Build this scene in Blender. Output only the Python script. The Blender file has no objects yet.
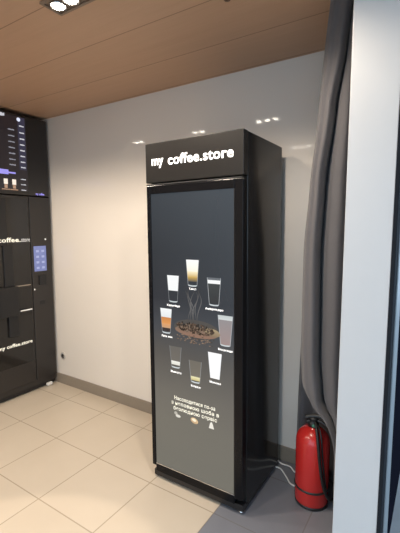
import bpy, bmesh, math, random
from mathutils import Vector, Matrix
random.seed(7)
S = bpy.context.scene
COL = S.collection
PI = math.pi

# ------------------------------------------------------------------ materials
def mat(name, color=(.5, .5, .5), rough=.5, metal=0., spec=.5, emit=None, estr=1.0, coat=0., sheen=0.):
    m = bpy.data.materials.new(name); m.use_nodes = True
    b = m.node_tree.nodes['Principled BSDF']
    b.inputs['Base Color'].default_value = (*color, 1)
    b.inputs['Roughness'].default_value = rough
    b.inputs['Metallic'].default_value = metal
    b.inputs['Specular IOR Level'].default_value = spec
    b.inputs['Coat Weight'].default_value = coat
    b.inputs['Coat Roughness'].default_value = .05
    b.inputs['Sheen Weight'].default_value = sheen
    if emit:
        b.inputs['Emission Color'].default_value = (*emit, 1)
        b.inputs['Emission Strength'].default_value = estr
    return m

class NT:
    """small helper around a material's node tree"""
    def __init__(s, m):
        s.t = m.node_tree; s.b = s.t.nodes['Principled BSDF']
    def n(s, typ, **kw):
        o = s.t.nodes.new(typ)
        for k, v in kw.items():
            setattr(o, k, v)
        return o
    def l(s, a, b): s.t.links.new(a, b)
    def math(s, op, a, b=None, c=None):
        o = s.n('ShaderNodeMath', operation=op)
        for i, v in enumerate((a, b, c)):
            if v is None: continue
            if isinstance(v, (int, float)): o.inputs[i].default_value = v
            else: s.l(v, o.inputs[i])
        return o.outputs[0]
    def mix(s, f, a, b):
        o = s.n('ShaderNodeMix', data_type='RGBA')
        for i, v in ((0, f), (6, a), (7, b)):
            if isinstance(v, (int, float)): o.inputs[i].default_value = v
            elif isinstance(v, tuple): o.inputs[i].default_value = (*v, 1)
            else: s.l(v, o.inputs[i])
        return o.outputs[2]
    def pos(s):
        g = s.n('ShaderNodeNewGeometry'); x = s.n('ShaderNodeSeparateXYZ')
        s.l(g.outputs['Position'], x.inputs[0]); return g.outputs['Position'], x.outputs
    def noise(s, vec, scale, detail=4, rough=.5, dist=0., stretch=None):
        if stretch:
            mp = s.n('ShaderNodeMapping'); mp.inputs['Scale'].default_value = stretch
            s.l(vec, mp.inputs[0]); vec = mp.outputs[0]
        o = s.n('ShaderNodeTexNoise'); s.l(vec, o.inputs['Vector'])
        o.inputs['Scale'].default_value = scale; o.inputs['Detail'].default_value = detail
        o.inputs['Roughness'].default_value = rough; o.inputs['Distortion'].default_value = dist
        return o.outputs[0]
    def bump(s, h, strength=.1, dist=.01):
        o = s.n('ShaderNodeBump'); o.inputs['Strength'].default_value = strength
        o.inputs['Distance'].default_value = dist
        s.l(h, o.inputs['Height']); s.l(o.outputs[0], s.b.inputs['Normal'])

T = .45; TX, TY = -2.309, 1.631          # floor tile size and grid origin
def tile_mat(name, c1, c2, grout, rough):
    m = mat(name, c1, rough); k = NT(m); p, x = k.pos()
    fx = k.math('FRACT', k.math('ADD', k.math('DIVIDE', k.math('SUBTRACT', x[0], TX), T), 40))
    fy = k.math('FRACT', k.math('ADD', k.math('DIVIDE', k.math('SUBTRACT', x[1], TY), T), 40))
    g = .0035 / T
    def edge(f): return k.math('MINIMUM', f, k.math('SUBTRACT', 1., f))
    e = k.math('MINIMUM', edge(fx), edge(fy))
    line = k.math('LESS_THAN', e, g)
    ix = k.math('FLOOR', k.math('DIVIDE', k.math('SUBTRACT', x[0], TX), T))
    iy = k.math('FLOOR', k.math('DIVIDE', k.math('SUBTRACT', x[1], TY), T))
    cmb = k.n('ShaderNodeCombineXYZ'); k.l(ix, cmb.inputs[0]); k.l(iy, cmb.inputs[1])
    wn = k.n('ShaderNodeTexWhiteNoise'); k.l(cmb.outputs[0], wn.inputs['Vector'])
    nz = k.noise(p, 5, 5)
    f = k.math('ADD', k.math('MULTIPLY', nz, .7), k.math('MULTIPLY', wn.outputs[0], .3))
    k.l(k.mix(line, k.mix(f, c1, c2), grout), k.b.inputs['Base Color'])
    k.l(k.math('ADD', k.math('MULTIPLY', line, .4), rough), k.b.inputs['Roughness'])
    k.bump(k.math('SUBTRACT', 1., line), .25, .002)
    return m

M = {}
M['tile'] = tile_mat('cream porcelain tile', (.53, .465, .38), (.465, .405, .325), (.32, .27, .205), .28)
M['grey_tile'] = tile_mat('grey stone tile', (.185, .195, .225), (.14, .147, .172), (.14, .138, .15), .38)

def wood_ceiling():
    m = mat('wood plank ceiling', (.3, .17, .09), .45, spec=.3); k = NT(m); p, x = k.pos()
    yy = k.math('DIVIDE', k.math('SUBTRACT', x[1], 1.53), .37)
    row = k.math('FLOOR', yy); fr = k.math('FRACT', k.math('ADD', yy, 40))
    e = k.math('MINIMUM', fr, k.math('SUBTRACT', 1., fr))
    seam = k.math('LESS_THAN', e, .007)
    wn = k.n('ShaderNodeTexWhiteNoise', noise_dimensions='1D'); k.l(row, wn.inputs['W'])
    n1 = k.noise(p, 3, 6, .6, .6, (.5, 7, 1)); n2 = k.noise(p, 10, 4, .6, 0, (.35, 14, 1))
    f = k.math('ADD', k.math('MULTIPLY', n1, .6), k.math('MULTIPLY', n2, .4))
    f = k.math('ADD', k.math('MULTIPLY', f, .8), k.math('MULTIPLY', wn.outputs[0], .2))
    c = k.mix(f, (.64, .41, .265), (.48, .295, .18))
    k.l(k.mix(seam, c, (.30, .18, .105)), k.b.inputs['Base Color'])
    k.bump(k.math('SUBTRACT', 1., seam), .3, .003)
    return m
M['ceiling'] = wood_ceiling()

def wall_panel():
    m = mat('glossy white wall panel', (.74, .70, .64), .06, spec=.5); k = NT(m); p, x = k.pos()
    xx = k.math('FRACT', k.math('ADD', k.math('DIVIDE', k.math('SUBTRACT', x[0], -.70), 1.2), 20))
    seam = k.math('LESS_THAN', xx, .0022)
    n = k.noise(p, .8, 2)
    c = k.mix(n, (.70, .655, .595), (.675, .63, .57))
    k.l(c, k.b.inputs['Base Color'])
    k.bump(n, .04, .02)
    return m
M['wall'] = wall_panel()

def noisy(name, c1, c2, rough, scale=60, bump=.1, spec=.5, stretch=None, sheen=0., metal=0.):
    m = mat(name, c1, rough, spec=spec, sheen=sheen, metal=metal); k = NT(m)
    tc = k.n('ShaderNodeTexCoord'); n = k.noise(tc.outputs['Object'], scale, 4, .6, 0, stretch)
    k.l(k.mix(n, c1, c2), k.b.inputs['Base Color'])
    if bump: k.bump(n, bump, .002)
    return m
M['plaster'] = noisy('painted plaster', (.50, .48, .46), (.46, .44, .42), .6)
M['baseboard'] = noisy('taupe skirting board', (.25, .21, .165), (.22, .185, .145), .4, 30)
M['post'] = noisy('white coated jamb', (.52, .525, .525), (.50, .505, .505), .4, 15, .02)
M['alu'] = noisy('grey aluminium frame', (.20, .225, .24), (.18, .20, .22), .45, 30, .02, metal=.0)
M['gasket'] = noisy('black rubber gasket', (.012, .014, .018), (.018, .02, .024), .9, 50, .1, .05)
M['dark_glass'] = mat('dark navy panel', (.008, .008, .013), 1., spec=0.)
M['concrete'] = noisy('grey pavement', (.32, .32, .33), (.24, .24, .25), .8, 12)
M['black'] = noisy('black powder coated steel', (.012, .012, .013), (.015, .015, .016), .22, 120, .02)
M['side'] = noisy('charcoal painted steel side', (.011, .011, .0115), (.014, .014, .0145), .13, 120, .01, .28)
M['header'] = noisy('black header panel', (.009, .0085, .008), (.011, .0102, .0098), .38, 90, .02, .35)
M['door_black'] = noisy('gloss black door frame', (.004, .004, .005), (.006, .006, .007), .2, 90, .01, .15)
M['machine'] = noisy('brown black coated steel', (.021, .018, .0165), (.025, .0215, .0195), .33, 70, .02)
M['machine_glass'] = mat('smoked black glass', (.013, .0115, .0105), .08)
M['void'] = mat('matt black plastic', (.008, .008, .009), .4)
M['chrome'] = mat('brushed steel', (.7, .7, .7), .25, 1.)
M['white_plastic'] = mat('white plastic', (.78, .77, .74), .4)
M['rubber'] = noisy('black rubber', (.012, .012, .013), (.02, .02, .02), .45, 60)
M['red'] = noisy('red enamel', (.54, .026, .022), (.50, .024, .021), .25, 20, .01)
M['curtain'] = noisy('dark grey curtain cloth', (.105, .102, .108), (.084, .081, .086), .85, 350, .25, .2, (1, 1, .25), .15)
M['gauge'] = mat('green gauge face', (.05, .20, .13), .3)
M['cord'] = mat('white cable', (.72, .72, .68), .4)
M['fixture'] = mat('dark bronze lamp frame', (.24, .17, .12), .45)
M['sprinkler'] = mat('brown metal', (.12, .06, .03), .5)
SPR = (-.838, 1.524, 2.556)
M['bulb'] = mat('lit spot lamp', (1, 1, 1), .3, emit=(1, .90, .76), estr=45)
M['letters'] = mat('backlit white letters', (.9, .9, .9), .4, emit=(1, .98, .95), estr=1.05)
M['letters_dim'] = mat('backlit dim letters', (.5, .5, .5), .4, emit=(.8, .78, .74), estr=.32)
M['letters_warm'] = mat('backlit warm letters', (.6, .6, .5), .4, emit=(1, .92, .78), estr=.62)
M['purple'] = mat('lit purple letters', (.2, .2, .4), .4, emit=(.30, .26, .85), estr=.75)
M['led'] = mat('lit pilot lamp', (.5, .5, .5), .4, emit=(.9, .9, .85), estr=.6)

def vcol_mat(name, strength):                      # picture shown on a lit screen: colours live in the picture
    m = mat(name, (0, 0, 0), .08); k = NT(m)
    a = k.n('ShaderNodeVertexColor', layer_name='Col')
    k.l(a.outputs[0], k.b.inputs['Emission Color']); k.b.inputs['Emission Strength'].default_value = strength
    return m
M['picture'] = vcol_mat('lit screen picture', 1.)

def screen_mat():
    m = mat('lit display with painted reflections', (.006, .006, .007), .06, spec=.22); k = NT(m); p, x = k.pos()  # display glow, with floor and outdoor reflections painted into its tones
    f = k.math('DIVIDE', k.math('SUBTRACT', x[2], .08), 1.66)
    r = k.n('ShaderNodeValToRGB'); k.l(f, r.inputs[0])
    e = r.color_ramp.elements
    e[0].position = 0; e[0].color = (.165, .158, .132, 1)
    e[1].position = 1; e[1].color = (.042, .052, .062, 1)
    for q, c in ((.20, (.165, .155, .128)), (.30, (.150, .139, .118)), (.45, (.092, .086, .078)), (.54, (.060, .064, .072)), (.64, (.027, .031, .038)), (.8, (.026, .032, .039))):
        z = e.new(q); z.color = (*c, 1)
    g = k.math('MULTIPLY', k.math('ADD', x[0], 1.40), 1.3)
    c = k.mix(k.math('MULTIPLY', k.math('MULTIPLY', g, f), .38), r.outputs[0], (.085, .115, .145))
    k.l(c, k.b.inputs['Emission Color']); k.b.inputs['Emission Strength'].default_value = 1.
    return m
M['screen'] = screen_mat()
def touch_mat():
    m = mat('lit blue touch screen', (.02, .02, .04), .1); k = NT(m)
    p, x = k.pos(); n = k.noise(p, 22, 3)
    k.l(k.mix(n, (.13, .155, .36), (.25, .285, .52)), k.b.inputs['Emission Color']); k.b.inputs['Emission Strength'].default_value = 1.
    return m
M['touch'] = touch_mat()
M['menu'] = mat('lit dark menu screen', (.012, .010, .010), .12, emit=(.016, .012, .014), estr=1.)

# ------------------------------------------------------------------ mesh helpers
def link(name, bm, materials, parent=None, smooth=False, loc=None):
    me = bpy.data.meshes.new(name); bm.normal_update(); bm.to_mesh(me); bm.free()
    if not isinstance(materials, (list, tuple)): materials = [materials]
    for q in materials: me.materials.append(q)
    if smooth:
        for f in me.polygons: f.use_smooth = True
    o = bpy.data.objects.new(name, me); COL.objects.link(o)
    if loc is not None: o.location = loc
    if parent is not None: o.parent = parent
    return o
def box(bm, x0, x1, y0, y1, z0, z1, bevel=0, mi=0, seg=2):
    r = bmesh.ops.create_cube(bm, size=1)
    vs = r['verts']
    for v in vs:
        v.co = Vector(((x0 + x1) / 2 + v.co.x * (x1 - x0), (y0 + y1) / 2 + v.co.y * (y1 - y0), (z0 + z1) / 2 + v.co.z * (z1 - z0)))
    fs = {f for v in vs for f in v.link_faces}
    for f in fs: f.material_index = mi
    if bevel:
        es = list({e for v in vs for e in v.link_edges})
        bmesh.ops.bevel(bm, geom=es, offset=bevel, segments=seg, affect='EDGES', profile=.5)
    return bm
def B(*a, **k): return box(bmesh.new(), *a, **k)
def lathe(bm, prof, n=40, c=(0, 0, 0), mi=0):
    rings = []
    for r, z in prof:
        if r < 1e-6: rings.append([bm.verts.new((c[0], c[1], c[2] + z))])
        else: rings.append([bm.verts.new((c[0] + r * math.cos(2 * PI * i / n), c[1] + r * math.sin(2 * PI * i / n), c[2] + z)) for i in range(n)])
    for a, b in zip(rings, rings[1:]):
        for i in range(n):
            j = (i + 1) % n
            if len(a) == 1 and len(b) == 1: continue
            if len(a) == 1: f = bm.faces.new((a[0], b[j], b[i]))
            elif len(b) == 1: f = bm.faces.new((a[i], a[j], b[0]))
            else: f = bm.faces.new((a[i], a[j], b[j], b[i]))
            f.material_index = mi
    bmesh.ops.recalc_face_normals(bm, faces=bm.faces)
    return bm
def catmull(pts, n=8):
    P = [Vector(p) for p in pts]; P = [2 * P[0] - P[1]] + P + [2 * P[-1] - P[-2]]
    out = []
    for i in range(1, len(P) - 2):
        for k in range(n):
            t = k / n; a, b, c, d = P[i - 1:i + 3]
            out.append(.5 * ((2 * b) + (c - a) * t + (2 * a - 5 * b + 4 * c - d) * t * t + (3 * b - a - 3 * c + d) * t ** 3))
    out.append(P[-2]); return out
def tube(bm, pts, r, n=10, smooth_n=8, mi=0):
    c = catmull(pts, smooth_n) if smooth_n else [Vector(p) for p in pts]
    rings = []; up = Vector((0, 0, 1))
    nrm = None
    for i, p in enumerate(c):
        t = (c[min(i + 1, len(c) - 1)] - c[max(i - 1, 0)]).normalized()
        if nrm is None:
            nrm = t.orthogonal().normalized()
        nrm = (nrm - t * nrm.dot(t)).normalized(); bn = t.cross(nrm)
        rr = r(i / (len(c) - 1)) if callable(r) else r
        rings.append([bm.verts.new(p + rr * (math.cos(2 * PI * k / n) * nrm + math.sin(2 * PI * k / n) * bn)) for k in range(n)])
    for a, b in zip(rings, rings[1:]):
        for k in range(n):
            f = bm.faces.new((a[k], a[(k + 1) % n], b[(k + 1) % n], b[k])); f.material_index = mi
    bm.faces.new(rings[0][::-1]).material_index = mi; bm.faces.new(rings[-1]).material_index = mi
    return bm
def empty(name, loc, label, cat, group=None):
    o = bpy.data.objects.new(name, None); COL.objects.link(o); o.location = loc
    o['label'] = label; o['category'] = cat
    if group: o['group'] = group
    return o
def tag(o, label, cat, group=None):
    o['label'] = label; o['category'] = cat
    if group: o['group'] = group
    return o
def struct(name, bm, m, **k):
    o = link(name, bm, m, **k); o['kind'] = 'structure'; return o

def text_mesh(name, txt, m, parent, width, origin, face, weight=.0, thick=.001, height=None, shear=0):
    """lettering as a solid mesh. face: '-y' reads along +x, '+x' reads along +y. origin = left end of the baseline (parent space)"""
    cu = bpy.data.curves.new(name, 'FONT'); cu.body = txt; cu.size = 1; cu.offset = weight; cu.extrude = .02
    cu.resolution_u = 4; cu.space_character = 1.07; cu.fill_mode = 'BOTH'
    tmp = bpy.data.objects.new(name + '_tmp', cu); COL.objects.link(tmp)
    dg = bpy.context.evaluated_depsgraph_get(); dg.update()
    me = bpy.data.meshes.new_from_object(tmp.evaluated_get(dg))
    bpy.data.objects.remove(tmp); bpy.data.curves.remove(cu)
    xs = [v.co.x for v in me.vertices]; x0, x1 = min(xs), max(xs)
    s = width / (x1 - x0); sz = s if height is None else height
    o_ = Vector(origin)
    for v in me.vertices:
        a = (v.co.x - x0) * s; b = v.co.y * sz; d = (v.co.z / .02 + 1) * .5 * thick
        v.co = o_ + (Vector((a, -d, b)) if face == '-y' else Vector((d, a, b)))
    me.name = name; me.materials.clear(); me.materials.append(m)
    o = bpy.data.objects.new(name, me); COL.objects.link(o); o.parent = parent
    return o

# ------------------------------------------------------------------ room shell
H = 2.556; YW = 2.292; XL = -3.95; XR = -.311; XO = -.147; YR = -.9; YJ = 1.5
GX = TX + 3 * T                                               # the grey entrance tiles begin on this tile line
bm = B(XL, GX, YR, YW + .1, -.08, 0); box(bm, GX, XO, YR, YW + .1, -.08, 0, mi=1)
struct('floor', bm, [M['tile'], M['grey_tile']])
struct('ceiling', B(XL, XO, YR, YW + .1, H, H + .1), M['ceiling'])
struct('wall_back', B(XL, XR, YW, YW + .1, 0, H), M['wall'])
struct('wall_left', B(XL - .1, XL, YR, YW + .1, 0, H), M['plaster'])
struct('wall_rear', B(XL, -1.35, YR - .1, YR, 0, H), M['plaster'])
bm = B(XR, XO, YJ, YW + .6, 0, H, bevel=.002)
struct('wall_right', bm, M['post'])
struct('baseboard_back', B(XL, XR, YW - .012, YW, 0, .098, bevel=.002), M['baseboard'])
# shop front seen edge-on to the right of the jamb: gasket, aluminium mullion, dark pane
struct('trim_1', B(XO, XO + .014, YJ - .003, YJ + .10, 0, 2.6, bevel=.002), M['gasket'])
struct('trim_2', B(XO, XO + .018, YJ + .10, YJ + .26, 0, 2.6, bevel=.003), M['alu'])
struct('window_1', B(XO, XO + .012, YJ + .26, YW + .6, 0, 2.6), M['dark_glass'])
# outside, unseen: pavement, and a canopy added to cut skylight high on the jamb
bm = B(XO, 14, -12, 9, -.12, -.02); box(bm, -9, XO, -12, YR, -.12, -.02)
struct('ground', bm, M['concrete'])
struct('canopy_added', B(XO, 2.2, -2.5, 5, 2.62, 2.75), M['plaster'])

# ------------------------------------------------------------------ recessed ceiling spotlights
def spot_fixture(x, y, n, label):
    root = empty('recessed_spotlight', (x, y, H), label, 'ceiling light', 'recessed spotlights in the wood ceiling')
    w = .085 * n / 2 + .012
    bm = bmesh.new()
    for a in ((-w, w, -.058, -.046), (-w, w, .046, .058), (-w, -w + .012, -.046, .046), (w - .012, w, -.046, .046)):
        box(bm, *a, -.012, -.001)
    link('frame', bm, M['fixture'], root)
    link('back_plate', B(-w + .012, w - .012, -.046, .046, -.004, -.001), M['fixture'], root)
    for i in range(n):
        bx = (i - (n - 1) / 2) * .085
        bm = lathe(bmesh.new(), [(.036, -.004), (.039, -.012), (.035, -.015), (.029, -.008)], 24, (bx, 0, 0))
        link('lamp_ring', bm, M['chrome'], root, True)
        bm = lathe(bmesh.new(), [(.029, -.006), (.028, -.013), (.019, -.017), (0, -.019)], 24, (bx, 0, 0))
        link('bulb', bm, M['bulb'], root, True)
    return root
def lamp(parent, x, power, angle, blend, rot=(0, 0, 0), color=(1, .85, .69), z=-.03):
    li = bpy.data.lights.new('spot', 'SPOT'); li.energy = power; li.spot_size = math.radians(angle); li.spot_blend = blend
    li.color = color; li.shadow_soft_size = .035
    o = bpy.data.objects.new('spot_beam', li); COL.objects.link(o); o.parent = parent
    o.location = (x, 0, z); o.rotation_euler = rot
    return o
LP = 47
fx = [(-1.435, 1.18, 3, 'triple recessed spotlight in the wood ceiling at the top edge of the picture'),
      (-2.22, 1.15, 2, 'twin recessed spotlight left of the visible triple one, mirrored above the fridge sign'),
      (-3.07, 1.14, 2, 'twin recessed spotlight nearest the vending machine, mirrored high on the wall left of the fridge'),
      (-1.535, -.15, 3, 'triple recessed spotlight farther from the wall, mirrored in the wall right of the fridge'),
      (-.74, 1.18, 3, 'unseen triple recessed spotlight nearest the curtain, added to brighten the wall beside the fridge'),  # unseen fitting, added to lift the wall right of the fridge
      (-2.6, -.15, 2, 'twin recessed spotlight out of view, in the row farther from the wall')]
for x, y, n, lab in fx:
    r = spot_fixture(x, y, n, lab)
    lamp(r, 0, LP * n / 2 * (.85 if x == -.74 else 1), 150, .5)
    if x == -1.535:                                       # extra narrow beam added to imitate a bright streak on the floor
        lamp(r, -.085, 130, 36, .15, (math.radians(14), math.radians(-5), 0))

# small fire sprinkler whose tip just enters the picture at the top
sp = empty('ceiling_sprinkler', SPR, 'tiny brown sprinkler head hanging from the wood ceiling at the top edge above the fridge', 'sprinkler')
link('rosette', lathe(bmesh.new(), [(0, -.001), (.030, -.001), (.028, -.007), (.012, -.009), (0, -.009)], 24), M['sprinkler'], sp, True)
link('sprinkler_tip', lathe(bmesh.new(), [(0, -.009), (.010, -.009), (.008, -.024), (.014, -.026), (.014, -.029), (0, -.031)], 20), M['sprinkler'], sp, True)

# ------------------------------------------------------------------ glass door fridge with display
X1, X2, YF, YB = -1.434, -.810, 1.686, 2.205
fr = empty('display_fridge', ((X1 + X2) / 2, (YF + YB) / 2, 0), 'tall black fridge with a lit white sign and coffee pictures on its glass door', 'fridge')
fr.location.z = .003; fr.rotation_euler.y = math.radians(-.6)      # stands a touch out of plumb
ox, oy = (X1 + X2) / 2, (YF + YB) / 2
w2 = (X2 - X1) / 2; fy = YF - oy; by = YB - oy                # local frame of the fridge
def fb(x0, x1, y0, y1, z0, z1, **k): return B(x0 - ox, x1 - ox, y0 - oy, y1 - oy, z0, z1, **k)
bm = fb(X1, X2, YF + .05, YB, .035, 2.018, bevel=.004)
link('cabinet', bm, M['side'], fr)
link('header', fb(X1, X2, YF, YF + .049, 1.80, 2.02, bevel=.004), M['header'], fr)
bm = bmesh.new()
def fbox(*a, **k): box(bm, a[0] - ox, a[1] - ox, a[2] - oy, a[3] - oy, a[4], a[5], **k)
# door frame: four bars
fbox(X1 + .003, -1.404, YF, YF + .046, .085, 1.785, bevel=.003); fbox(-.860, X2 - .002, YF, YF + .046, .085, 1.785, bevel=.003)
fbox(-1.404, -.860, YF, YF + .046, 1.738, 1.785, bevel=.003); fbox(-1.404, -.860, YF, YF + .046, .05, .098, bevel=.003)
door = link('door', bm, M['door_black'], fr)
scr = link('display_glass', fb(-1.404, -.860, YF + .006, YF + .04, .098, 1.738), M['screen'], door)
bm = fb(-1.402, -.862, YF + .001, YF + .006, .0985, .103)
link('glass_trim', bm, M['chrome'], door)
bm = fb(-.8645, -.8615, YF + .001, YF + .006, .103, 1.737)
link('glass_trim', bm, M['void'], door)
link('plinth', fb(X1 + .006, X2 - .004, YF + .012, YB - .02, .012, .05, bevel=.003), M['void'], fr)
link('door_gap_strip', fb(X1, X2 - .012, YF + .004, YF + .05, 1.788, 1.793), mat('dark trim strip', (.05, .05, .05), .6, spec=.1), fr)
for sx, sy in ((X1 + .04, YF + .05), (X2 - .025, YF + .035), (X1 + .04, YB - .06), (X2 - .03, YB - .06)):
    link('foot', lathe(bmesh.new(), [(0, .0), (.018, 0), (.018, .006), (.008, .009), (.008, .02)], 16, (sx - ox, sy - oy, 0)), M['chrome'], fr, True)
text_mesh('sign_lettering', 'my', M['letters'], fr, .082, (-1.386 - ox, fy, 1.897), '-y', .015, .002, height=.074)
text_mesh('sign_lettering', 'coffee.store', M['letters'], fr, .405, (-1.389 + .118 - ox, fy, 1.892), '-y', .015, .002, height=.074)

# ---- pictures on the display (flat, on the screen)
YS = YF + .006 - oy
class Pic:
    def __init__(s): s.bm = bmesh.new(); s.c = s.bm.loops.layers.float_color.new('Col'); s.d = 0
    def poly(s, pts, cols, d=None):
        d = s.d if d is None else d
        vs = [s.bm.verts.new((x + .013 - ox, YS - .0006 - d * .0003, z)) for x, z in pts]
        f = s.bm.faces.new(vs)
        if not isinstance(cols, list): cols = [cols] * len(pts)
        if f.normal.y > 0 or True:
            f.normal_update()
            if f.normal.y > 0: f.normal_flip()
        for l in f.loops:
            l[s.c] = (*cols[vs.index(l.vert)], 1)
    def done(s, name, parent): return link(name, s.bm, M['picture'], parent)
def cup(x, zt, zb, layers, outline=.35, wt=.085, wb=.060, base=True):
    zt -= .008; zb -= .020
    p = Pic(); h = zt - zb
    hw = lambda t: (wt + (wb - wt) * t) / 2            # t from the rim down
    for t0, t1, c0, c1 in layers:
        p.poly([(x - hw(t0), zt - t0 * h), (x + hw(t0), zt - t0 * h), (x + hw(t1), zt - t1 * h), (x - hw(t1), zt - t1 * h)], [c0, c0, c1, c1])
    g = (outline * .95, outline, outline * 1.05); t = .0022
    for s in (-1, 1):
        a = [(x + s * hw(0), zt), (x + s * (hw(0) - t), zt), (x + s * (hw(1) - t), zb), (x + s * hw(1), zb)]
        p.poly(a, g, 1)
    if base:                                           # rounded glass foot
        pts = [(x - hw(1), zb + .006), (x - hw(1) * .8, zb - .003), (x, zb - .005), (x + hw(1) * .8, zb - .003), (x + hw(1), zb + .006), (x + hw(1) * .8, zb + .004), (x, zb + .002), (x - hw(1) * .8, zb + .004)]
        p.poly(pts, (.62, .68, .7), 2)
    return p.done('drink_picture', scr)
W_ = (.95, .97, .97); W2 = (.8, .84, .84); DK = (.035, .036, .04)
cup(-1.134, 1.378, 1.247, [(0, .45, (1, 1, 1), (1, .95, .8)), (.45, .68, (1, .9, .62), (.62, .40, .10)), (.68, .84, (.55, .36, .10), (.10, .09, .08))], .45)
cup(-1.268, 1.284, 1.146, [(0, .58, W_, W_)], .28)
cup(-.998, 1.288, 1.153, [(0, .09, (.12, .14, .16), (.16, .18, .2)), (.09, .22, W_, W_), (.22, .95, (.045, .055, .06), (.03, .036, .042))], .55)
cup(-1.322, 1.088, .957, [(0, .36, W_, W2), (.36, .62, (.62, .24, .07), (.75, .33, .10)), (.62, .8, (.75, .36, .14), (.6, .35, .2)), (.8, .93, (.05, .035, .03), (.04, .03, .03))], .35)
cup(-.930, 1.092, .943, [(0, .15, (.55, .6, .6), (.66, .7, .7)), (.15, 1., (.30, .28, .29), (.36, .27, .26))], .6, .090)
cup(-1.258, .872, .760, [(0, .70, (.13, .125, .115), (.15, .14, .125)), (.70, .88, (.9, .9, .84), (.75, .74, .66))], .3)
cup(-1.122, .811, .700, [(0, .74, (.15, .14, .12), (.17, .155, .13)), (.74, .92, (.85, .80, .50), (.62, .52, .22))], .36)
cup(-.995, .880, .748, [(0, 1., (1, 1, 1), (1, 1, 1))], .9, .086, .058, False)
CAP = [('Какао', -1.134, 1.226, .036), ('Капучіно', -1.268, 1.119, .072), ('Американо', -.998, 1.127, .088), ('Лате мак', -1.318, .932, .064), ('Мокачино', -.930, .914, .070),
       ('Макіато', -1.256, .728, .060), ('Еспресо', -1.120, .672, .050), ('Молоко', -.993, .722, .056)]
for txt, x, z, w in CAP:
    text_mesh('drink_caption', txt, M['letters'], scr, w * 1.25, (x + .013 - w * .625 - ox, YS, z - .022), '-y', .0, .0008, height=.0165)
for i, (txt, x0, x1) in enumerate((('Насолодитися по-за', -1.268, -.992), ('з неповною шоба в', -1.290, -.968), ('безлюдною сервіс', -1.275, -.980))):
    text_mesh('slogan', txt, M['letters_warm'], scr, x1 - x0, (x0 + .010 - ox, YS, .545 - i * .0315), '-y', .003, .0008, height=.031)
# round slab of coffee beans with rising steam
p = Pic()
def ell(cx, cz, a, b, rot, c0, c1=None, n=14, d=0):
    pts = []
    for i in range(n):
        u, v = a * math.cos(2 * PI * i / n), b * math.sin(2 * PI * i / n)
        pts.append((cx + u * math.cos(rot) - v * math.sin(rot), cz + u * math.sin(rot) + v * math.cos(rot)))
    cols = [tuple(q + (w - q) * (.5 - .5 * math.sin(2 * PI * i / n)) for q, w in zip(c0, c1 or c0)) for i in range(n)]
    p.poly(pts, cols, d)
ell(-1.115, .985, .150, .052, .0, (.080, .076, .073), (.085, .078, .070), 30, 0)
ell(-1.118, .968, .140, .030, -.02, (.20, .15, .11), (.30, .17, .12), 30, 1)
ell(-1.010, .980, .050, .022, -.1, (.42, .33, .20), (.24, .17, .11), 20, 2)
for i in range(230):
    a = random.uniform(-1, 1); q = math.sqrt(max(0, 1 - a * a))
    x = -1.122 + a * .122; z = .988 - a * .006 + random.uniform(-.95, 1) * .031 * q
    c = random.choice(((.016, .011, .009), (.03, .02, .014), (.06, .04, .03), (.10, .065, .045), (.22, .16, .12)))
    ell(x, z, random.uniform(.005, .008), random.uniform(.0035, .005), random.uniform(0, PI), c, None, 8, 3 + i % 5)
for i in range(60):
    x = -1.115 + random.uniform(-1, 1) * .125 - .01; z = .925 + random.uniform(-1, 1) * .022
    c = random.choice(((.05, .04, .035), (.20, .13, .09), (.28, .19, .13)))
    ell(x, z, random.uniform(.004, .008), random.uniform(.002, .004), 0, c, None, 8, 3 + i % 5)
p.done('coffee_bean_picture', scr)
p = Pic()
for k, (x0, ph, amp) in enumerate(((-1.155, 0, .012), (-1.135, 1.4, .016), (-1.11, 2.7, .014), (-1.095, 4, .018), (-1.16, 5, .02), (-1.125, 3.4, .024), (-1.14, 6, .02))):
    n = 26; pr = None
    for i in range(n + 1):
        t = i / n; z = 1.02 + t * .19; x = x0 + amp * math.sin(ph + t * 6) * (.3 + t); hw = .0012 + .0016 * math.sin(PI * t)
        v = .05 + .085 * math.sin(PI * min(1, t * 1.05)) ** 1
        if pr: p.poly([(pr[0] - pr[2], pr[1]), (pr[0] + pr[2], pr[1]), (x + hw, z), (x - hw, z)], (v, v * 1.0, v * 1.02), k)
        pr = (x, z, hw)
p.done('steam_picture', scr)
p = Pic(); ell(-1.262, .462, .012, .010, 0, (.5, .48, .42)); ell(-1.246, .448, .018, .009, 0, (.75, .72, .64), None, 14, 1); p.done('spoon_icon', scr)
p = Pic(); ell(-1.132, .450, .026, .017, -.2, (.85, .62, .35), (.55, .36, .2)); ell(-1.134, .454, .014, .008, -.2, (1, .9, .7), None, 14, 1); p.done('bean_icon', scr)
p = Pic(); p.poly([(-1.036, .436), (-1.002, .436), (-1.010, .464), (-1.016, .474), (-1.022, .474), (-1.028, .464)], (.85, .82, .74)); p.done('cup_icon', scr)

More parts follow.
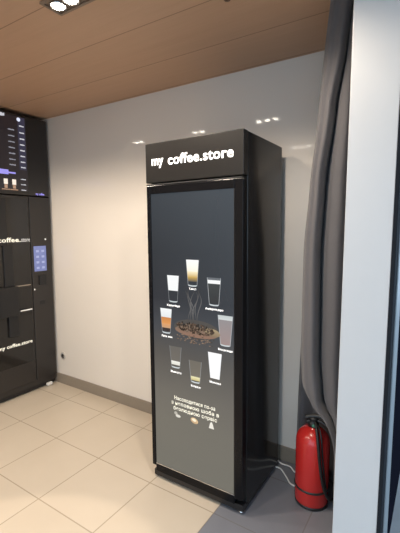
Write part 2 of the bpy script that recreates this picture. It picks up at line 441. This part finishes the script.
# ------------------------------------------------------------------ coffee vending machine
XM = -3.157; MY0, MY1 = 1.21, 2.270; MH = 2.525
vm = empty('coffee_vending_machine', (XM - .37, (MY0 + MY1) / 2, 0), 'large dark coffee vending machine with a menu screen, left of the white wall', 'vending machine')
vx, vy = XM - .37, (MY0 + MY1) / 2
def vb(x0, x1, y0, y1, z0, z1, **k): return B(XM + x0 - vx, XM + x1 - vx, y0 - vy, y1 - vy, z0, z1, **k)
link('cabinet', vb(-.75, -.012, MY0, MY1, .045, 1.826, bevel=.006), M['machine'], vm)
top = link('menu_topper', vb(-.72, 0, MY0, MY1, 1.832, MH, bevel=.008), M['machine'], vm)
link('display', vb(-.002, .003, 1.40, 2.052, 1.868, 2.50), M['menu'], top)
door = link('door', vb(-.014, 0, MY0 + .004, 2.048, .10, 1.822, bevel=.004), M['machine'], vm)
link('window_pane', vb(-.002, .002, MY0 + .05, 2.036, .30, 1.80), M['machine_glass'], door)
panel = link('control_panel', vb(-.014, 0, 2.054, MY1 - .002, .10, 1.822, bevel=.004), M['machine'], vm)
link('kick_plate', vb(-.06, -.02, MY0 + .02, MY1 - .02, .012, .10), M['void'], vm)
for a, b in ((-.03, MY0 + .06), (-.05, MY1 - .075), (-.68, MY0 + .06), (-.68, MY1 - .06)):
    bm = bmesh.new(); lathe(bm, [(0, 0), (.022, 0), (.024, .012), (.01, .018), (.01, .046)], 16, (XM + a - vx, b - vy, 0))
    link('foot', bm, M['white_plastic'], vm, True)
bm = vb(-.016, .012, MY1 - .115, MY1 - .060, .006, .034, bevel=.006)
link('foot_cover', bm, M['white_plastic'], vm)
def vt(name, txt, m, parent, y0, y1, z, h, weight=.01): return text_mesh(name, txt, m, parent, y1 - y0, (XM + .016 - vx if z in (1.418, .487) else XM + .002 - vx, y0 - vy, z), '+x', weight, .002, height=h)
vt('lettering', 'my', M['letters'], door, 1.64, 1.725, 1.418, .056, .016)
vt('lettering', 'coffee.', M['letters_warm'], door, 1.742, 1.945, 1.418, .056, .016)
vt('lettering', 'store', M['letters_dim'], door, 1.952, 2.036, 1.418, .056, .004)
vt('lower_lettering', 'my coffee.store', M['letters_warm'], door, 1.695, 2.012, .487, .044, .014)
# dispensing bay
link('nozzle_column', vb(.002, .014, 1.785, 1.872, 1.03, 1.39, bevel=.003), M['void'], door)
link('brew_column', vb(.002, .010, 1.66, 1.83, 1.39, 1.79, bevel=.003), M['void'], door)
link('dispensing_hood', vb(.002, .05, 1.40, 1.885, .77, 1.03, bevel=.006), M['void'], door)
link('lower_column', vb(.002, .02, 1.80, 1.89, .58, .77, bevel=.003), M['void'], door)
link('shelf_edge', vb(.002, .008, 1.80, 2.03, 1.018, 1.028), M['baseboard'], door)
link('drip_tray', vb(.002, .03, 1.89, 2.02, .785, .797, bevel=.002), M['machine'], door)
link('tray_lip', vb(.026, .034, 1.905, 2.015, .796, .806, bevel=.001), mat('bright tray lip', (.85, .85, .82), .35), door)
# control panel fittings
ts = link('touch_screen', vb(0, .004, 2.078, 2.205, 1.137, 1.372, bevel=.001), M['touch'], panel)
icon_m = mat('lit pale icons', (.1, .1, .1), .3, emit=(.30, .34, .58), estr=1.)
for i in range(4):
    for j in range(2):
        y, z = 2.10 + j * .055, 1.335 - i * .052
        link('screen_icon', B(XM + .004 - vx, XM + .0048 - vx, y - vy, y + .028 - vy, z - .02, z), icon_m, ts)
link('card_reader', vb(0, .012, 2.117, 2.192, 1.005, 1.10, bevel=.004), M['void'], panel)
bm = bmesh.new(); lathe(bm, [(0, .006), (.007, .004), (.008, 0)], 14)
bmesh.ops.rotate(bm, verts=bm.verts, matrix=Matrix.Rotation(PI / 2, 3, 'Y'))
bmesh.ops.translate(bm, verts=bm.verts, vec=(XM - vx, 2.205 - vy, 1.434)); link('pilot_lamp', bm, M['led'], panel, True)
bm = bmesh.new(); lathe(bm, [(0, .008), (.008, .006), (.01, 0)], 14)
bmesh.ops.rotate(bm, verts=bm.verts, matrix=Matrix.Rotation(PI / 2, 3, 'Y'))
bmesh.ops.translate(bm, verts=bm.verts, vec=(XM - vx, 2.072 - vy, .97)); link('door_lock', bm, M['chrome'], panel, True)
bm = vb(0, .003, 2.120, 2.175, .820, .858, bevel=.001); link('coin_return', bm, M['void'], panel)
vt('lit_logo', 'my coffee', M['purple'], top, 2.125, 2.212, 1.842, .028, .03)
# menu rows: dashes of illegible lettering
def dashes(y0, y1, z, h, n, name, m):              # one line of small lettering: a ragged strip
    bm = bmesh.new(); x = XM + .0042 - vx; up = []; lo = []
    for i in range(n + 1):
        y = y0 + (y1 - y0) * i / n - vy
        up.append(bm.verts.new((x, y, z + h * random.uniform(.25, .55)))); lo.append(bm.verts.new((x, y, z - h * random.uniform(.3, .5))))
    for i in range(n): bm.faces.new((lo[i], lo[i + 1], up[i + 1], up[i]))
    bmesh.ops.solidify(bm, geom=bm.faces[:], thickness=.0008)
    return link(name, bm, m, top)
mw = mat('lit menu lettering', (.1, .1, .1), .3, emit=(.62, .62, .66), estr=.8)
mb = mat('lit menu dim lettering', (.1, .1, .1), .3, emit=(.30, .30, .34), estr=.8)
md = mat('lit menu price column', (.01, .01, .02), .2, emit=(.034, .032, .055), estr=1.)
link('price_column', vb(.0005, .0035, 1.980, 2.046, 2.05, 2.499), md, top)
zs = [2.425, 2.368, 2.316, 2.266, 2.217, 2.168, 2.118, 2.072]
for z in zs: dashes(1.992, 2.036, z, .0125, 6, 'menu_price', mw)
for z in (1.968, 1.922, 1.874): dashes(1.985, 2.032, z, .0095, 6, 'menu_price', mw)
for z in zs[1:]:
    dashes(1.888, 1.945, z + .012, .0115, 6, 'menu_item', mb); dashes(1.55, 1.75, z + .03, .0115, 16, 'menu_item', mb)
dashes(1.78, 1.865, 2.49, .03, 6, 'menu_heading', mw)
bm = lathe(bmesh.new(), [(0, .003), (.016, .002), (.017, 0)], 18)
bmesh.ops.rotate(bm, verts=bm.verts, matrix=Matrix.Rotation(PI / 2, 3, 'Y')); bmesh.ops.translate(bm, verts=bm.verts, vec=(XM + .003 - vx, 1.990 - vy, 2.478))
link('menu_badge', bm, mat('lit white badge', (.1, .1, .1), .3, emit=(.75, .80, .95), estr=1.), top)
link('purple_banner', vb(.003, .0045, 1.55, 1.875, 1.998, 2.038), M['purple'], top)
link('purple_banner', vb(.003, .0045, 1.875, 1.94, 2.008, 2.022), M['purple'], top)
for y in (1.83, 1.905):
    bm = bmesh.new(); box(bm, XM + .003 - vx, XM + .005 - vx, y - vy, y + .034 - vy, 1.915, 1.96, bevel=.0)
    box(bm, XM + .003 - vx, XM + .005 - vx, y + .004 - vy, y + .030 - vy, 1.882, 1.912, mi=1)
    box(bm, XM + .003 - vx, XM + .005 - vx, y - .02 - vy, y + .05 - vy, 1.868, 1.876, mi=1)
    link('drink_picture', bm, [mat('lit cream picture', (.1, .1, .1), .3, emit=(.95, .82, .70), estr=1.), mat('lit tan picture', (.1, .1, .1), .3, emit=(.38, .20, .11), estr=1.)], top)

# ------------------------------------------------------------------ wall outlet
wo = empty('cable_outlet', (-3.075, YW, .287), 'small round grey cable outlet low on the white wall beside the vending machine', 'wall outlet')
bm = lathe(bmesh.new(), [(.012, 0), (.012, .010), (.030, .010), (.036, .006), (.037, 0)], 24)
bmesh.ops.rotate(bm, verts=bm.verts, matrix=Matrix.Rotation(PI / 2, 3, 'X')); link('rim', bm, mat('grey outlet plastic', (.42, .40, .37), .4), wo, True)
bm = lathe(bmesh.new(), [(0, .004), (.020, .008), (.022, .0105), (.018, .011), (0, .006)], 20)
bmesh.ops.rotate(bm, verts=bm.verts, matrix=Matrix.Rotation(PI / 2, 3, 'X')); bmesh.ops.translate(bm, verts=bm.verts, vec=(.004, -.0005, -.003)); link('plug_hole', bm, M['void'], wo, True)

# ------------------------------------------------------------------ fire extinguisher
EX, EY, ER = -.541, 2.015, .092
fe = empty('fire_extinguisher', (EX, EY, 0), 'red fire extinguisher with black hose standing on the grey floor by the curtain', 'fire extinguisher')
prof = [(0, .012), (.070, .012), (ER - .004, .016), (ER, .026), (ER, .365), (ER - .003, .385), (ER - .012, .405), (ER - .028, .424), (.040, .438), (.026, .444), (.024, .452), (0, .452)]
link('cylinder', lathe(bmesh.new(), prof, 48), M['red'], fe, True)
link('base_ring', lathe(bmesh.new(), [(.06, 0), (ER - .008, 0), (ER - .002, .004), (ER - .002, .018), (ER - .008, .02), (.06, .02)], 48), M['rubber'], fe, True)
bm = lathe(bmesh.new(), [(ER + .0005, -.006), (ER + .004, -.005), (ER + .004, .005), (ER + .0005, .006)], 48)
bmesh.ops.translate(bm, verts=bm.verts, vec=(0, 0, .105)); link('strap', bm, M['rubber'], fe, True)
# camera side directions, so the hose and lever sit where the photo has them
rt = Vector((.968, .252, 0)); ft = Vector((.252, -.968, 0)); upv = Vector((0, 0, 1))
hd = lathe(bmesh.new(), [(0, .450), (.030, .450), (.030, .470), (.024, .474), (.024, .488), (.027, .492), (.027, .500), (0, .502)], 24)
hd_o = link('valve', hd, M['rubber'], fe, True)
bm = bmesh.new(); tube(bm, [-.045 * rt + upv * .492, .005 * rt + upv * .506, .045 * rt + upv * .508 + ft * .01, .075 * rt + upv * .496 + ft * .015], lambda t: .014 - .004 * t, 10)
link('lever', bm, M['rubber'], fe, True)
bm = bmesh.new(); tube(bm, [-.038 * rt + upv * .470, .005 * rt + upv * .482, .045 * rt + upv * .478 + ft * .01, .070 * rt + upv * .466 + ft * .015], lambda t: .011 - .002 * t, 10)
link('carry_handle', bm, M['rubber'], fe, True)
bm = lathe(bmesh.new(), [(0, .008), (.009, .007), (.011, 0)], 18)
bmesh.ops.rotate(bm, verts=bm.verts, matrix=Matrix.Rotation(PI / 2, 3, 'X')); bmesh.ops.translate(bm, verts=bm.verts, vec=ft * .026 + rt * .002 + upv * .460)
link('pressure_gauge', bm, M['gauge'], fe, True)
def on(a, r, z):                                                # a point around the body: angle from the viewer's side towards the right
    return ft * (math.cos(a) * r) + rt * (math.sin(a) * r) + upv * z
R1 = ER + .010
hose = bmesh.new()
tube(hose, [on(.4, .018, .482), on(.30, .05, .470), on(.28, .086, .428), on(.32, R1, .36), on(.44, R1, .26), on(.66, R1, .15), on(1.0, R1 + .004, .075), on(1.5, R1 + .02, .045), on(1.75, R1 + .03, .09), on(1.7, R1 + .026, .15)], .0085, 10)
link('hose', hose, M['rubber'], fe, True)
bm = bmesh.new(); tube(bm, [on(1.7, R1 + .026, .14), on(1.68, R1 + .024, .22), on(1.66, R1 + .02, .31)], lambda t: .017 - .006 * t, 14)
link('nozzle', bm, M['rubber'], fe, True)
bm = bmesh.new(); tube(bm, [on(.7, .018, .474), on(.6, .055, .462), on(.52, .088, .42), on(.54, ER + .006, .35), on(.66, ER + .006, .25), on(.9, ER + .006, .12)], .0045, 8)
link('cable', bm, M['rubber'], fe, True)

# ------------------------------------------------------------------ curtain
def lerp_tab(tab, z):
    if z <= tab[0][0]: return tab[0][1]
    for (a, va), (b, vb_) in zip(tab, tab[1:]):
        if z <= b:
            t = (z - a) / (b - a); t = t * t * (3 - 2 * t) * .5 + t * .5
            return va + (vb_ - va) * t
    return tab[-1][1]
xl = [(0, -.362), (.42, -.372), (.50, -.372), (.57, -.388), (.62, -.412), (.66, -.455), (.695, -.50), (.78, -.545), (1.0, -.556), (1.45, -.553), (1.75, -.530), (2.03, -.503), (2.31, -.485), (2.55, -.466)]
xf = [(0, -.345), (.42, -.348), (.50, -.358), (.57, -.372), (.63, -.395), (.71, -.452), (.94, -.476), (1.45, -.485), (1.75, -.474), (2.08, -.438), (2.31, -.400), (2.55, -.372)]
kb = [(0, 1.0), (1.4, .945), (2.15, .79), (2.55, .69)]
bm = bmesh.new(); rows = []
NZ = 64; ztop = 2.545
for i in range(NZ + 1):
    z = .012 + (ztop - .012) * i / NZ
    k = lerp_tab(kb, z); L = lerp_tab(xl, z); Fo = lerp_tab(xf, z); Rr = -.322
    bk = lambda x: -.335 + (x + .335) * k
    wv = .006 * math.sin(z * 2.1)
    pts = [(bk(-.702), 2.225), (bk(-.665), 2.19), (bk(-.60), 2.24), (bk(-.55), 2.195), (bk(-.49), 2.235), (bk(-.43), 2.185), (bk(-.385), 2.10), (-.350, 1.98), (min(-.348, L + .03), 1.90),
           (L, 1.80 + wv), (L + (Fo - L) * .30, 1.745 + wv), (L + (Fo - L) * .62, 1.735), (L + (Fo - L) * .95, 1.725), (Fo + .008, 1.760), (Fo - .002, 1.84), (Fo + .008 + (Rr - Fo) * .03, 1.825), (Fo + (Rr - Fo) * .25, 1.765), (Fo + (Rr - Fo) * .58, 1.750), (Fo + (Rr - Fo) * .8, 1.79), (Rr, 1.72)]
    c = catmull([(x, y, z) for x, y in pts], 7)
    rows.append([bm.verts.new(p) for p in c])
for a, b in zip(rows, rows[1:]):
    for j in range(len(a) - 1): bm.faces.new((a[j], a[j + 1], b[j + 1], b[j]))
cur = link('curtain', bm, M['curtain'], None, True)
sd = cur.modifiers.new('thickness', 'SOLIDIFY'); sd.thickness = .003; sd.offset = 0
tag(cur, 'long dark grey curtain hanging in folds between the white wall and the white jamb', 'curtain')

# ------------------------------------------------------------------ white cords on the floor behind the fridge
def cord(pts, label):
    bm = bmesh.new(); tube(bm, [(x, y, .0052) for x, y in pts], .0045, 8, 10)
    tag(link('power_cord', bm, M['cord'], None, True), label, 'cord', 'white cords beside the fridge')
cord([(-.83, 2.275 - .02), (-.80, 2.235), (-.74, 2.235), (-.70, 2.20), (-.62, 2.165), (-.56, 2.160)], 'white cord on the grey floor, the one nearer the skirting board')
cord([(-.822, 2.185), (-.80, 2.185), (-.775, 2.175), (-.72, 2.118), (-.685, 2.08), (-.645, 2.075), (-.628, 2.095), (-.60, 2.148)], 'white cord on the grey floor, the one bending nearer the extinguisher front')

# ------------------------------------------------------------------ daylight
w = bpy.data.worlds.new('World'); S.world = w; w.use_nodes = True
bg = w.node_tree.nodes['Background']; bg.inputs[0].default_value = (.60, .80, 1., 1); bg.inputs[1].default_value = 2.9

# ------------------------------------------------------------------ camera
f, yaw, pit = 375.06, .5706, .1064
Fv = Vector((-math.sin(yaw) * math.cos(pit), math.cos(yaw) * math.cos(pit), -math.sin(pit)))
Rv = Vector((math.cos(yaw), math.sin(yaw), 0)); Uv = Rv.cross(Fv)
cam = bpy.data.cameras.new('Camera'); co = bpy.data.objects.new('Camera', cam); COL.objects.link(co)
m = Matrix((Rv, Uv, -Fv)).transposed().to_4x4(); m.translation = Vector((0, 0, 1.5539)); co.matrix_world = m
cam.sensor_fit = 'VERTICAL'; cam.sensor_height = 24; cam.lens = f / 533 * 24; cam.clip_start = .02
S.camera = co
v = S.view_settings; v.view_transform = 'Standard'; v.look = 'None'; v.gamma = 1; v.use_curve_mapping = False; v.exposure = 0
